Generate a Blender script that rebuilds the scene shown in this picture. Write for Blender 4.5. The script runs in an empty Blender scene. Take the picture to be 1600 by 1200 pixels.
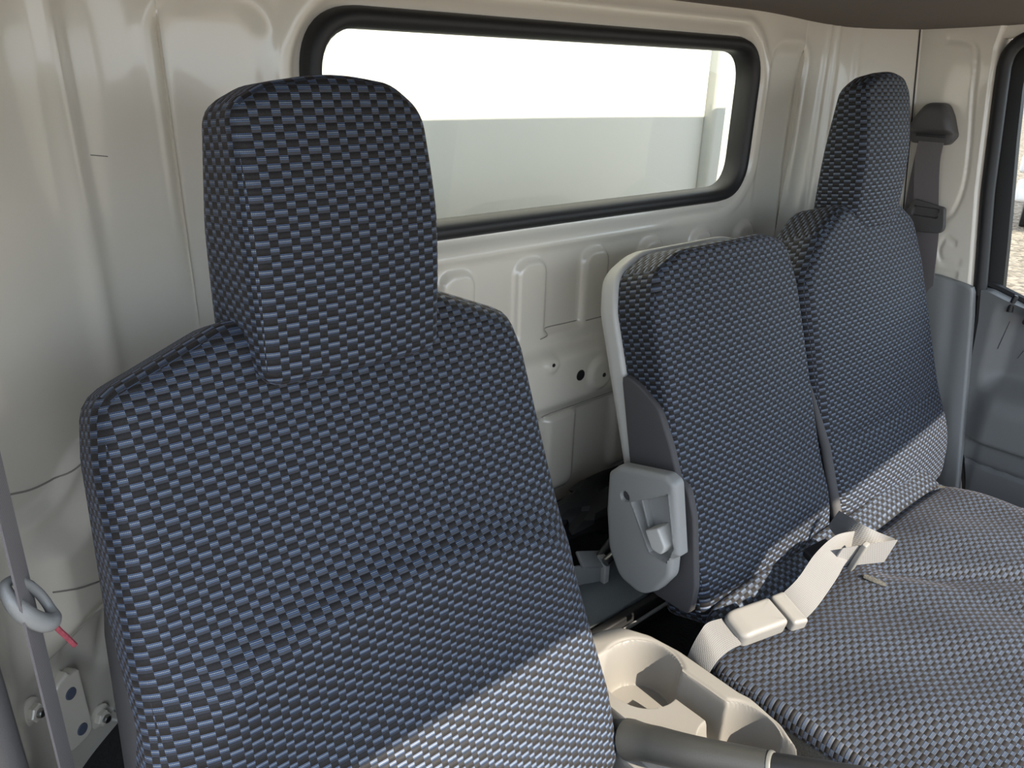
import bpy, bmesh, math, random
from mathutils import Vector, Matrix
random.seed(7)
sc = bpy.context.scene
COL = sc.collection
H = 1.10                       # camera height above the footwell floor; geometry below is written relative to eye level
PI = math.pi

# ------------------------------------------------------------------ camera
Xc = Vector((0.76028592, 0.22808578, -0.60822874))
Yc = Vector((-0.64904742, 0.30494325, -0.69695556))
Zc = Vector((0.0265096, 0.9246548, 0.37988255))
R = Matrix((Xc, Yc, Zc))       # world = R @ camera axes
cam = bpy.data.cameras.new('camera')
cam.sensor_fit = 'HORIZONTAL'; cam.sensor_width = 36; cam.lens = 27; cam.clip_start = .02; cam.clip_end = 400
co = bpy.data.objects.new('camera', cam); COL.objects.link(co)
co.matrix_world = Matrix.Translation((0, 0, H)) @ R.to_4x4()
sc.camera = co

def lerp(a, b, t): return a + (b - a) * t
def clamp(x, a=0., b=1.): return max(a, min(b, x))
def sstep(a, b, x):
    t = clamp((x - a) / (b - a)); return t * t * (3 - 2 * t)
def V(x, y, z): return Vector((x, y, z))
def interp(tab, x):
    if x <= tab[0][0]: return tab[0][1]
    for (a, fa), (b, fb) in zip(tab, tab[1:]):
        if x <= b: return lerp(fa, fb, (x - a) / (b - a))
    return tab[-1][1]

# ------------------------------------------------------------------ materials
class NT:
    def __init__(s, name):
        s.m = bpy.data.materials.new(name); s.m.use_nodes = True
        s.t = s.m.node_tree; s.b = s.t.nodes['Principled BSDF']; s.n = s.t.nodes; s.l = s.t.links
    def node(s, k, **kw):
        o = s.n.new(k)
        for a, v in kw.items(): setattr(o, a, v)
        return o
    def math(s, op, a, b=None, c=None):
        o = s.n.new('ShaderNodeMath'); o.operation = op
        for i, v in enumerate((a, b, c)):
            if v is None: continue
            if isinstance(v, (int, float)): o.inputs[i].default_value = v
            else: s.l.new(v, o.inputs[i])
        return o.outputs[0]
    def mix(s, f, a, b):
        o = s.n.new('ShaderNodeMix'); o.data_type = 'RGBA'
        for i, v in ((0, f), (6, a), (7, b)):
            if isinstance(v, (int, float)): o.inputs[i].default_value = v
            elif isinstance(v, tuple): o.inputs[i].default_value = (*v, 1)
            else: s.l.new(v, o.inputs[i])
        return o.outputs[2]
    def noise(s, scale, detail=4, coord='Object'):
        tc = s.n.new('ShaderNodeTexCoord'); o = s.n.new('ShaderNodeTexNoise')
        o.inputs['Scale'].default_value = scale; o.inputs['Detail'].default_value = detail
        s.l.new(tc.outputs[coord], o.inputs['Vector']); return o.outputs['Fac']
    def bump(s, h, dist, strength=1.):
        o = s.n.new('ShaderNodeBump'); o.inputs['Distance'].default_value = dist; o.inputs['Strength'].default_value = strength
        s.l.new(h, o.inputs['Height']); s.l.new(o.outputs[0], s.b.inputs['Normal'])
    def set(s, **kw):
        for k, v in kw.items():
            k = k.replace('_', ' ')
            if isinstance(v, tuple): v = (*v, 1)
            s.b.inputs[k].default_value = v

def simple(name, col, rough=.5, metal=0., noise=None, coat=0., spec=.5, var=None):
    t = NT(name); t.set(Base_Color=col, Roughness=rough, Metallic=metal, Coat_Weight=coat, Specular_IOR_Level=spec)
    t.b.inputs['Coat Roughness'].default_value = .06
    if var:
        f = t.noise(var[0], 5)
        t.l.new(t.mix(f, tuple(c * var[1] for c in col), tuple(c * var[2] for c in col)), t.b.inputs['Base Color'])
    if noise: t.bump(t.noise(noise[0], 6), noise[1])
    return t.m

def fabric(name, pu, pv, soft=0.):
    t = NT(name)
    uv = t.node('ShaderNodeUVMap'); sx = t.node('ShaderNodeSeparateXYZ'); t.l.new(uv.outputs[0], sx.inputs[0])
    u = t.math('DIVIDE', sx.outputs[0], pu); v = t.math('DIVIDE', sx.outputs[1], pv)
    fu = t.math('FRACT', u); fv = t.math('FRACT', v)
    colA = t.math('LESS_THAN', fu, .60); row = t.math('GREATER_THAN', fv, .5)
    same = t.math('COMPARE', colA, row, .1)                 # woven checker: wide and narrow blocks
    w = t.math('FRACT', t.math('MULTIPLY', v, 2.))
    ln = t.math('GREATER_THAN', t.math('SINE', t.math('MULTIPLY', w, 2 * PI * 4.6)), .15)
    up = t.math('GREATER_THAN', w, .36)
    line = t.math('MULTIPLY', ln, up)
    # broken yarn along the line
    st = t.math('GREATER_THAN', t.math('SINE', t.math('MULTIPLY', sx.outputs[0], 2 * PI / .0011)), -.75)
    line = t.math('MULTIPLY', line, st)
    mid = t.math('COMPARE', w, .705, .1)
    lc = t.mix(mid, (.060, .110, .22), (.25, .30, .37))
    blue = t.mix(line, (.011, .016, .028), lc)
    nz = t.noise(900, 2)
    blk = t.mix(nz, (.007, .007, .0075), (.024, .022, .022))
    t.l.new(t.mix(same, blk, blue), t.b.inputs['Base Color'])
    t.set(Roughness=.6); t.l.new(t.math('MULTIPLY_ADD', same, .45, .20), t.b.inputs['Specular IOR Level'])
    t.b.inputs['Sheen Weight'].default_value = .12; t.b.inputs['Sheen Roughness'].default_value = .4
    t.l.new(t.mix(same, (.55, .42, .34), (.62, .72, .95)), t.b.inputs['Sheen Tint'])
    dome = t.math('SINE', t.math('MULTIPLY', w, PI))
    edge = t.math('MULTIPLY', t.math('LESS_THAN', w, .1), -.8)
    h = t.math('ADD', t.math('ADD', dome, edge), t.math('MULTIPLY', nz, .35))
    t.bump(h, .0011, .8)
    return t.m

M = {}
M['fabric'] = fabric('patterned_seat_fabric', .0170, .0114)
M['fabric_fine'] = fabric('patterned_seat_fabric_fine', .0182, .0121)
M['fabric_cushion'] = fabric('patterned_cushion_fabric', .0176, .0107)
M['charcoal'] = simple('charcoal_vinyl', (.055, .053, .055), .75, noise=(900, .0004))
M['foam'] = simple('dark_felt', (.05, .048, .042), .95, noise=(500, .002), var=(420, .25, 2.4))
M['paint'] = simple('cream_paint', (.745, .70, .605), .22, coat=.55, var=(2.2, .97, 1.03))
M['shell'] = simple('pale_grey_plastic', (.46, .455, .43), .45, noise=(700, .0002))
M['lever_grey'] = simple('mid_grey_plastic', (.25, .252, .245), .42, noise=(800, .0002))
M['console'] = simple('beige_plastic', (.185, .175, .158), .5, noise=(900, .00015))
M['buckle'] = simple('beige_buckle_plastic', (.19, .183, .170), .42)
M['rubber'] = simple('black_rubber', (.012, .012, .013), .55)
M['black'] = simple('black_plastic', (.015, .015, .016), .5)
M['sash'] = simple('black_sash_paint', (.006, .006, .006), .5, spec=.2)
M['belt_grey'] = simple('dark_grey_plastic', (.075, .072, .072), .5, noise=(600, .0002))
M['door'] = simple('grey_door_plastic', (.138, .142, .142), .5, noise=(1200, .0003))
M['trim'] = simple('grey_trim_plastic', (.215, .222, .222), .5, noise=(1200, .0002))
M['ceiling'] = simple('headliner', (.15, .128, .112), .9, noise=(600, .0006))
M['floor'] = simple('dark_floor', (.03, .03, .032), .85, noise=(200, .002))
M['floorpanel'] = simple('grey_floor_panel', (.17, .19, .195), .5, noise=(500, .001))
M['steel'] = simple('steel', (.45, .45, .44), .3, metal=1.)
M['alu'] = simple('bright_edge', (.55, .55, .52), .35, metal=.6)
M['blue_plug'] = simple('slate_plug', (.10, .12, .17), .4)
M['red_cord'] = simple('red_cord', (.32, .06, .08), .8, noise=(900, .001), var=(300, .4, 1.8))
M['red'] = simple('red_button', (.55, .02, .03), .4)
M['whitebody'] = simple('white_panel', (.50, .50, .455), .5)
M['greypost'] = simple('pale_grey_post', (.42, .42, .38), .6)
M['whitetruck'] = simple('white_truck_paint', (.55, .56, .57), .3, coat=.5)
M['lensgrey'] = simple('dark_lens', (.05, .055, .06), .2)
M['lever_dark'] = simple('brake_lever_plastic', (.042, .042, .038), .5, noise=(700, .0002))
M['collar_grey'] = simple('collar_grey_plastic', (.12, .12, .11), .45)
M['mark'] = simple('ink_mark', (.12, .11, .10), .7)
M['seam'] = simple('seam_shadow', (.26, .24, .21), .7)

def webbing(name, c):
    t = NT(name); uv = t.node('ShaderNodeUVMap'); sx = t.node('ShaderNodeSeparateXYZ'); t.l.new(uv.outputs[0], sx.inputs[0])
    a = t.math('SINE', t.math('MULTIPLY', sx.outputs[1], 2 * PI / .0022))
    b = t.math('SINE', t.math('MULTIPLY', t.math('ADD', sx.outputs[0], t.math('MULTIPLY', sx.outputs[1], .5)), 2 * PI / .004))
    h = t.math('ADD', a, t.math('MULTIPLY', b, .6))
    t.set(Base_Color=c, Roughness=.55); t.b.inputs['Sheen Weight'].default_value = .25
    t.bump(h, .0003, .35); return t.m
M['web_beige'] = webbing('beige_webbing', (.152, .148, .144))
M['web_grey'] = webbing('grey_webbing', (.14, .125, .128))

def glass(name, tint=(1, 1, 1), refl=1.):
    t = NT(name); tr = t.node('ShaderNodeBsdfTransparent'); tr.inputs[0].default_value = (*tint, 1)
    gl = t.node('ShaderNodeBsdfGlossy'); gl.inputs['Roughness'].default_value = .02
    fr = t.node('ShaderNodeFresnel'); geo = t.node('ShaderNodeNewGeometry')
    t.l.new(t.math('MULTIPLY_ADD', geo.outputs['Backfacing'], 1 / 1.45 - 1.45, 1.45), fr.inputs[0])   # same pane from either side
    mx = t.node('ShaderNodeMixShader'); f = t.math('MULTIPLY', fr.outputs[0], refl)
    t.l.new(f, mx.inputs[0]); t.l.new(tr.outputs[0], mx.inputs[1]); t.l.new(gl.outputs[0], mx.inputs[2])
    t.l.new(mx.outputs[0], t.n['Material Output'].inputs[0]); return t.m
M['glass'] = glass('window_glass', (.90, .93, .90))

def gravel():
    t = NT('gravel'); tc = t.node('ShaderNodeTexCoord')
    vo = t.node('ShaderNodeTexVoronoi'); vo.inputs['Scale'].default_value = 16; t.l.new(tc.outputs['Object'], vo.inputs['Vector'])
    rmp = t.node('ShaderNodeSeparateColor'); t.l.new(vo.outputs['Color'], rmp.inputs[0])
    t.l.new(t.mix(rmp.outputs[0], (.07, .055, .04), (.24, .205, .16)), t.b.inputs['Base Color'])
    t.set(Roughness=.95); t.bump(vo.outputs['Distance'], -.03); return t.m
M['gravel'] = gravel()

# ------------------------------------------------------------------ objects
class Thing:
    def __init__(s, name, base, label=None, cat=None, group=None, kind=None):
        s.o = bpy.data.objects.new(name, None); COL.objects.link(s.o); s.o.empty_display_size = .05
        s.base = Vector(base); s.o.location = s.base + V(0, 0, H)
        tag(s.o, label, cat, group, kind)
def tag(o, label=None, cat=None, group=None, kind=None):
    if label: o['label'] = label
    if cat: o['category'] = cat
    if group: o['group'] = group
    if kind: o['kind'] = kind
    return o

class MB:
    """collects verts, faces, uvs; build() links them as one mesh object"""
    def __init__(s): s.v = []; s.f = []; s.uv = {}
    def add(s, verts, faces, uvs=None):
        n = len(s.v); s.v += [Vector(p) for p in verts]
        for i, f in enumerate(faces):
            if uvs: s.uv[len(s.f)] = uvs[i]
            s.f.append([k + n for k in f])
        return s
    def grid(s, P, closed_u=False, uv=None, skip=None):
        """P[i][j] points"""
        n = len(s.v); a = len(P); b = len(P[0])
        for r in P: s.v += [Vector(p) for p in r]
        for i in range(a - 1):
            for j in range(b if closed_u else b - 1):
                j2 = (j + 1) % b
                if skip and skip(i, j): continue
                if uv: s.uv[len(s.f)] = [uv(i, j), uv(i, j + 1), uv(i + 1, j + 1), uv(i + 1, j)]
                s.f.append([n + i * b + j, n + i * b + j2, n + (i + 1) * b + j2, n + (i + 1) * b + j])
        return s
    def cap(s, ring): 
        n = len(s.v); s.v += [Vector(p) for p in ring]; s.f.append(list(range(n, n + len(ring)))); return s
    def tube(s, path, rad, n=12, caps=True, up=None, flat=1.):
        path = [Vector(p) for p in path]; rings = []
        prev = None
        for i, p in enumerate(path):
            d = (path[min(i + 1, len(path) - 1)] - path[max(i - 1, 0)]).normalized()
            if prev is None:
                a = d.cross(Vector(up) if up else (V(0, 0, 1) if abs(d.z) < .9 else V(1, 0, 0))).normalized()
            else: a = (prev - d * prev.dot(d)).normalized()
            prev = a; b = d.cross(a)
            r = rad[i] if isinstance(rad, (list, tuple)) else rad
            rings.append([p + (a * math.cos(t) + b * math.sin(t) * flat) * r for t in [2 * PI * k / n for k in range(n)]])
        s.grid(rings, closed_u=True)
        if caps: s.cap(rings[0]); s.cap(rings[-1])
        return s
    def box(s, mat, size, r=.004, seg=3):
        bm = bmesh.new(); bmesh.ops.create_cube(bm, size=1.)
        bmesh.ops.scale(bm, vec=size, verts=bm.verts)
        if r > 0: bmesh.ops.bevel(bm, geom=bm.edges[:] , offset=r, segments=seg, profile=.5, affect='EDGES')
        bm.verts.ensure_lookup_table(); bm.verts.index_update()
        s.add([mat @ v.co for v in bm.verts], [[v.index for v in f.verts] for f in bm.faces]); bm.free(); return s
    def build(s, name, mat, parent=None, smooth=True, angle=40, base=None, label=None, cat=None, group=None, kind=None, sub=None):
        if isinstance(parent, Thing): b = parent.base; po = parent.o
        elif parent is not None: b = Vector(parent['_b']); po = parent
        else:
            if base is None:
                lo = Vector([min(v[k] for v in s.v) for k in range(3)]); hi = Vector([max(v[k] for v in s.v) for k in range(3)])
                base = V((lo.x + hi.x) / 2, (lo.y + hi.y) / 2, lo.z)
            b = Vector(base); po = None
        me = bpy.data.meshes.new(name)
        me.from_pydata([v - b for v in s.v], [], s.f)
        if s.uv:
            ul = me.uv_layers.new(name='UVMap')
            for p in me.polygons:
                q = s.uv.get(p.index)
                if q:
                    for k, li in enumerate(p.loop_indices): ul.data[li].uv = q[k]
        bm = bmesh.new(); bm.from_mesh(me)
        bmesh.ops.remove_doubles(bm, verts=bm.verts, dist=1e-5)
        bmesh.ops.recalc_face_normals(bm, faces=bm.faces)
        bm.to_mesh(me); bm.free()
        if smooth:
            me.polygons.foreach_set('use_smooth', [True] * len(me.polygons))
            me.set_sharp_from_angle(angle=math.radians(angle))
        me.materials.append(M[mat])
        o = bpy.data.objects.new(name, me); COL.objects.link(o)
        if po is not None: o.parent = po
        else: o.location = b + V(0, 0, H)
        o['_b'] = tuple(b)
        tag(o, label, cat, group, kind)
        return o

# rounded polygon outline resampled evenly
def rpoly(pts, rads, n=160):
    out = []; m = len(pts)
    for i in range(m):
        p = Vector(pts[i]).to_2d(); a = Vector(pts[i - 1]).to_2d(); b = Vector(pts[(i + 1) % m]).to_2d()
        r = rads[i] if isinstance(rads, (list, tuple)) else rads
        da = (a - p); db = (b - p); la, lb = da.length, db.length; da.normalize(); db.normalize()
        ang = da.angle(db); t = min(r / math.tan(ang / 2), la * .49, lb * .49)
        p0, p1 = p + da * t, p + db * t
        for k in range(13):
            q = k / 12; out.append(p0 * (1 - q) ** 2 + p * 2 * q * (1 - q) + p1 * q * q)
    # resample
    L = [0]
    for i in range(len(out)): L.append(L[-1] + (out[(i + 1) % len(out)] - out[i]).length)
    res = []; j = 0
    for k in range(n):
        d = L[-1] * k / n
        while L[j + 1] < d: j += 1
        seg = L[j + 1] - L[j]; t = (d - L[j]) / seg if seg > 1e-9 else 0
        res.append(out[j].lerp(out[(j + 1) % len(out)], t))
    return res
def area(o): return sum(o[i].x * o[(i + 1) % len(o)].y - o[(i + 1) % len(o)].x * o[i].y for i in range(len(o))) / 2
def inset(o, d):
    n = len(o); sg = 1 if area(o) > 0 else -1; res = []
    for i in range(n):
        t = (o[(i + 1) % n] - o[i - 1]).normalized(); res.append(o[i] + Vector((-t.y, t.x)) * d * sg)
    return res

def pad(outline, org, U, W, N, depth, rf=.02, rb=.01, f=None, rings=36, side=8, backfill=True, center=None, uvoff=(0, 0), drop=None):
    """A stuffed or moulded body. outline (u,w) in plane org+u*U+w*W, N = outward front normal; depth(u,w) or float goes to -N."""
    mb = MB(); n = len(outline); org = Vector(org); U = Vector(U).normalized(); W = Vector(W).normalized(); N = Vector(N).normalized()
    D = depth if callable(depth) else (lambda u, w: depth)
    F = f if f else (lambda u, w: 0.)
    c = Vector(center) if center else sum(outline, Vector((0, 0))) / n
    rows = []     # (2d pts, t depth fraction fn)
    front = inset(outline, rf)
    for k in range(rings):
        s = ((k + .02) / rings)
        s = 1 - (1 - s) ** 1.15
        rows.append([(c.lerp(p, s), 0., 0.) for p in front])
    for k in range(7):
        a = PI / 2 * k / 6
        rows.append([(p, rf * (1 - math.cos(a)), 0.) for p in inset(outline, rf * (1 - math.sin(a)))])
    for k in range(1, side):
        q = k / side; rows.append([(p, rf, q) for p in outline])
    for k in range(5):
        a = PI / 2 * k / 4
        rows.append([(p, -rb * (1 - math.sin(a)), 1.) for p in inset(outline, rb * (1 - math.cos(a)))])
    if backfill:
        bk = inset(outline, rb)
        for s in (.7, .35, .02): rows.append([(c.lerp(p, s), 0., 1.) for p in bk])
    P = []; UVs = []
    for row in rows:
        r = []; ur = []
        for (p, off, q) in row:
            d = D(p.x, p.y)
            # depth = rf..d-rb between
            dd = off if q == 0. else (d + off if q == 1. else lerp(rf, d - rb, q))
            ff = F(p.x, p.y) * clamp(1 - dd / max(d, 1e-4))
            r.append(org + U * p.x + W * p.y - N * (dd - ff)); ur.append((p.x, p.y, dd))
        P.append(r); UVs.append(ur)
    base = len(mb.v)
    for r in P: mb.v += r
    for i in range(len(P) - 1):
        for j in range(n):
            j2 = (j + 1) % n
            idx = [(i, j), (i, j2), (i + 1, j2), (i + 1, j)]
            q = [P[a][b] for a, b in idx]
            nn = (q[2] - q[0]).cross(q[3] - q[1])
            k = [UVs[a][b] for a, b in idx]
            au, aw, an = abs(nn.dot(U)), abs(nn.dot(W)), abs(nn.dot(N))
            if i < rings + 3: uv = [(x[0] + uvoff[0], x[1] + uvoff[1]) for x in k]
            elif an >= max(au, aw) * 1.0: uv = [(x[0] + uvoff[0], x[1] + uvoff[1]) for x in k]
            elif au > aw * 1.2: uv = [(x[2] + .003, x[1] + uvoff[1]) for x in k]
            else: uv = [(x[0] + uvoff[0], x[2] + .002) for x in k]
            mb.uv[len(mb.f)] = uv; mb.f.append([base + a * n + b for a, b in idx])
    mb.cap(P[0]); mb.cap(P[-1])
    return mb

def ribbon(pts, thick=.0016, arc=0.):
    """pts: (centre, half width vector, normal)"""
    mb = MB(); top = []; L = 0; Ls = []
    for i, (c, h, nn) in enumerate(pts):
        if i: L += (Vector(c) - Vector(pts[i - 1][0])).length
        Ls.append(L)
    def row(sgn):
        R_ = []
        for (c, h, nn) in pts:
            c = Vector(c); h = Vector(h); nn = Vector(nn).normalized()
            R_.append([c + h * t + nn * (sgn * thick / 2) for t in (-1, -.94, -.5, 0, .5, .94, 1)])
        return R_
    a = row(1); b = row(-1); wv = [-1, -.94, -.5, 0, .5, .94, 1]
    for g in (a, b):
        mb.grid(g, uv=lambda i, j: (Ls[i], wv[j] * Vector(pts[0][1]).length))
    for k in (0, -1):
        mb.grid([[r[k] for r in a], [r[k] for r in b]])
    mb.grid([a[0], b[0]]); mb.grid([a[-1], b[-1]])
    return mb
def catmull(pts, n=8):
    out = []; m = len(pts)
    for i in range(m - 1):
        p0, p1, p2, p3 = [Vector(pts[clampi(i + k, m)]) for k in (-1, 0, 1, 2)]
        for k in range(n):
            t = k / n
            out.append(.5 * ((2 * p1) + (p2 - p0) * t + (2 * p0 - 5 * p1 + 4 * p2 - p3) * t * t + (3 * p1 - p0 - 3 * p2 + p3) * t ** 3))
    out.append(Vector(pts[-1])); return out
def clampi(i, m): return max(0, min(m - 1, i))
def smooth_ribbon(keys, n=8, thick=.0016):
    a = catmull([k[0] for k in keys], n); b = catmull([k[1] for k in keys], n); c = catmull([k[2] for k in keys], n)
    return ribbon(list(zip(a, b, c)), thick)
def frame(o, x, y, z):
    m = Matrix((x, y, z)).transposed().to_4x4(); m.translation = Vector(o); return m
def look(o, x, z):
    x = Vector(x).normalized(); z = Vector(z); z = (z - x * z.dot(x)).normalized(); return frame(o, x, z.cross(x), z)

# ------------------------------------------------------------------ rear wall: one sheet of pressed steel
def sdrr(x, z, x0, x1, z0, z1, r):
    cx, cz = (x0 + x1) / 2, (z0 + z1) / 2; hx, hz = (x1 - x0) / 2 - r, (z1 - z0) / 2 - r
    qx, qz = abs(x - cx) - hx, abs(z - cz) - hz
    return math.hypot(max(qx, 0), max(qz, 0)) + min(max(qx, qz), 0) - r
def sdseg(x, z, a, b):
    px, pz = x - a[0], z - a[1]; dx, dz = b[0] - a[0], b[1] - a[1]
    t = clamp((px * dx + pz * dz) / (dx * dx + dz * dz)); return math.hypot(px - dx * t, pz - dz * t)
WIN = (.423, 1.308, -.2165, .059, .075)
PROF = [(-.004, .585), (.006, .64), (.022, .69), (.055, .735), (.10, .775), (.15, .812), (.205, .838), (.27, .85), (.33, .85), (.87, .85), (1.40, .85), (1.455, .85), (1.535, .842), (1.60, .822), (1.655, .788), (1.70, .745)]
pc = catmull([V(a, b, 0) for a, b in PROF], 10)
PL = [0]
for i in range(1, len(pc)): PL.append(PL[-1] + (pc[i] - pc[i - 1]).length)
def prof(s):
    j = 0
    for j in range(len(PL) - 1):
        if PL[j + 1] >= s: break
    t = clamp((s - PL[j]) / (PL[j + 1] - PL[j])); p = pc[j].lerp(pc[j + 1], t)
    d = (pc[min(j + 1, len(pc) - 1)] - pc[max(j - 1, 0)]).normalized()
    return p, V(d.y, -d.x, 0)            # inward normal (towards the cab)
def wall_h(x, z):
    h = 0.
    # tall recess panels either side of the window
    for x0, x1 in ((.268, .378), (1.352, 1.462)):
        d = sdrr(x, z, x0, x1, -.36, .05, .03)
        h -= .006 * (1 - sstep(-.014, .012, d)) * sstep(-.34, -.12, z)
        h += .0022 * math.exp(-((d - .012) / .010) ** 2) * sstep(-.3, -.1, z)
    # flange round the window
    dw = sdrr(x, z, *WIN)
    h -= .012 * (1 - sstep(.006, .022, dw))
    h += .004 * (1 - sstep(.03, .048, dw))
    # ledge ridge below the window
    h += .004 * math.exp(-((z + .246) / .007) ** 2) * sstep(.40, .48, x) * (1 - sstep(1.05, 1.12, x))
    # inverted-U ribs
    for k in range(-2, 6):
        x0 = .741 + .1405 * k
        if x0 < .3 or x0 > 1.35: continue
        d = sdrr(x, z, x0, x0 + .060, -.50, -.2665, .024)
        h += .010 * (1 - sstep(-.006, .006, d)) 
    # cross beam
    if True:
        zt = -.388 + .012 * sstep(.60, .95, x) * 0
        zt += .03 * (sstep(.075, .125, x) - sstep(.125, .4, x))
        b = sstep(-.545, -.53, z) * (1 - sstep(zt - .006, zt + .006, z))
        body = sstep(-.54, -.50, z) * (1 - sstep(zt - .045, zt - .018, z))
        on = sstep(.02, .06, x)
        h = lerp(h, max(h * .2, .012) + .022 * body, b * on)
    # stiffening channels below the beam
    if z < -.545:
        for x0 in (.13, .32, .50, .67, .812, .98, 1.2):
            d = sdrr(x, z, x0, x0 + .075, -.69, -.50, .02)
            h += .012 * (1 - sstep(-.012, .006, d))
    # round dimples on the beam
    for cx, cz, r, a in ((.909, -.472, .030, .007), (.795, -.432, .017, .004), (.30, -.46, .03, .006)):
        h += a * (1 - sstep(r - .007, r + .002, math.hypot(x - cx, z - cz)))
    # left-hand gusset and V-shaped dent above the anchor plate
    for a, b in (((.168, .13), (.172, -.30)),):
        h += .006 * math.exp(-(sdseg(x, z, a, b) / .012) ** 2)
    if x < .16:
        d = min(sdseg(x, z, (.072, -.555), (.098, -.60)), sdseg(x, z, (.098, -.60), (.118, -.555)))
        h -= .006 * math.exp(-(d / .010) ** 2)
    # little folds beside the right corner
    for xx in (1.525, 1.55, 1.60):
        h += .003 * math.exp(-((x - xx) / .006) ** 2)
    h += .004 * math.exp(-((z - .085) / .006) ** 2) * sstep(.40, .45, x) * (1 - sstep(1.25, 1.29, x))
    return h
ZT, ZB = .125, -.72
ss = []; s = 0
while s < PL[-1]:
    ss.append(s); s += .0042
ss.append(PL[-1])
zs = [lerp(ZB, ZT, k / 200) for k in range(201)]
rear = []
for z in zs:
    row = []
    for s in ss:
        p, nn = prof(s)
        y = p.y - (.055 * clamp((.1 - z) / .45, 0, 1.3) * sstep(1.46, 1.70, p.x))
        row.append(V(p.x, y, z) + nn * wall_h(p.x, z))
    rear.append(row)
pcx = [prof(s)[0].x for s in ss]
def in_win(i, j):
    return sdrr(pcx[j] + .002, zs[i] + .002, WIN[0], WIN[1], WIN[2], WIN[3], WIN[4]) < -.012
wmb = MB().grid(rear, skip=in_win)
wall_rear = wmb.build('wall_rear', 'paint', kind='structure', angle=80)
def on_wall(ratio, zr):
    """point where the sight direction x/y = ratio, z/y = zr meets the wall profile"""
    for i in range(1, len(pc)):
        if pc[i].x / pc[i].y >= ratio:
            a, b = pc[i - 1], pc[i]; ra, rb = a.x / a.y, b.x / b.y
            p = a.lerp(b, (ratio - ra) / (rb - ra)); d = (b - a).normalized()
            nn = V(d.y, -d.x, 0); return V(p.x, p.y, zr * p.y) + nn * wall_h(p.x, zr * p.y), nn
# drain holes in the pressed beam
for (x, z, r) in ((.862, -.466, .0085), (.795, -.432, .0028), (.912, -.475, .0035)):
    y = .85 - wall_h(x, z)
    ring = lambda k, yy: [V(x + k * r * math.cos(t), yy, z + k * r * math.sin(t)) for t in [2 * PI * q / 24 for q in range(24)]]
    MB().grid([ring(1.12, y - .0003), ring(1.0, y - .0012), ring(.96, y - .0009)], True).cap(ring(.96, y - .0009)).build('drain_hole', 'black', wall_rear)
# faint scuff on the paint
sc_pts = []
for k in range(5):
    d = R @ Vector((lerp(140, 168, k / 4) - 800, -(lerp(242, 244.5, k / 4) - 600), -1200)); p, nn = on_wall(d.x / d.y, d.z / d.y)
    sc_pts.append((p + nn * .0005, V(0, 0, .0004), nn))
ribbon(sc_pts, .0002).build('scuff_mark', 'mark', wall_rear)

def px_wall(px, py):
    d = R @ Vector((px - 800, -(py - 600), -1200)); return on_wall(d.x / d.y, d.z / d.y)
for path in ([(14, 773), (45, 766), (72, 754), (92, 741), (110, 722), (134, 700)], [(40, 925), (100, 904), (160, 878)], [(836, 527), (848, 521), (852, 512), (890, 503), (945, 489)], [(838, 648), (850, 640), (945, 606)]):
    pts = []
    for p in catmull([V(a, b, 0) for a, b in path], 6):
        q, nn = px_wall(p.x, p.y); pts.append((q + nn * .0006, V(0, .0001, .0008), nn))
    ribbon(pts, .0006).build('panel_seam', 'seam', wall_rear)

# window: rubber seal, glass
def loop3(d, y, n=220, zoff=0):
    x0, x1, z0, z1, r = WIN
    o = rpoly([(x0 + d, z0 + d), (x1 - d, z0 + d), (x1 - d, z1 - d), (x0 + d, z1 - d)], max(r - d, .02), n)
    return [V(p.x, y, p.y) for p in o]
win = Thing('window_1', (.865, .85, -.21), kind='structure')
MB().grid([loop3(.021, .880), loop3(.021, .862), loop3(.020, .848), loop3(.015, .839), loop3(.006, .838), loop3(.001, .842), loop3(-.003, .852), loop3(-.003, .862)], True).build('rubber_seal', 'rubber', win, angle=60)
MB().cap(loop3(.016, .868)).build('glass_pane', 'glass', win, smooth=False)

# ------------------------------------------------------------------ right-hand pillar, left pillar
def arcpts(pts, n=8): return catmull([V(a, b, 0) for a, b in pts], n)
GRO = [arcpts([(.69, .075), (.652, .068), (.634, .045), (.622, -.03), (.607, -.119), (.600, -.19), (.606, -.24), (.622, -.262)]),
       arcpts([(.592, -.305), (.612, -.300), (.618, -.325), (.605, -.345), (.575, -.342)])]
def pillar_h(y, z):
    h = 0
    for g in GRO:
        d = min((p.x - y) ** 2 + (p.y - z) ** 2 for p in g) ** .5
        h -= .0035 * math.exp(-(d / .0040) ** 2)
    d = sdrr(y, z, .572, .66, -.377, -.362, .007); h -= .004 * (1 - sstep(-.003, .003, d))
    return h
def yrear(z): return .750 - .055 * clamp((.1 - z) / .45, 0, 1.3)
ys = [k / 60 for k in range(61)]
zz = [lerp(-.46, .12, k / 110) for k in range(111)]
def yfront(z): return interp([(-.46, .535), (-.38, .548), (-.2, .578), (0, .602), (.06, .607), (.12, .60)], z)
g = []
for z in zz:
    r = []
    for q in ys:
        y = lerp(yrear(z), yfront(z), q)
        r.append(V(1.700 + .012 * (1 - sstep(0, .10, q)) * 0 - pillar_h(y, z), y, z))
    r.append(V(1.708, yfront(z) - .006, z)); r.append(V(1.745, yfront(z) - .010, z))
    g.append(r)
wall_right = MB().grid(g).build('wall_right', 'paint', kind='structure', angle=80)
# dark seam of sealant between rear wall and pillar
MB().tube([V(1.695, yrear(z) - .002, z) for z in zz[::5]], .0014, 6).build('trim_1', 'charcoal', kind='structure')
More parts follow.
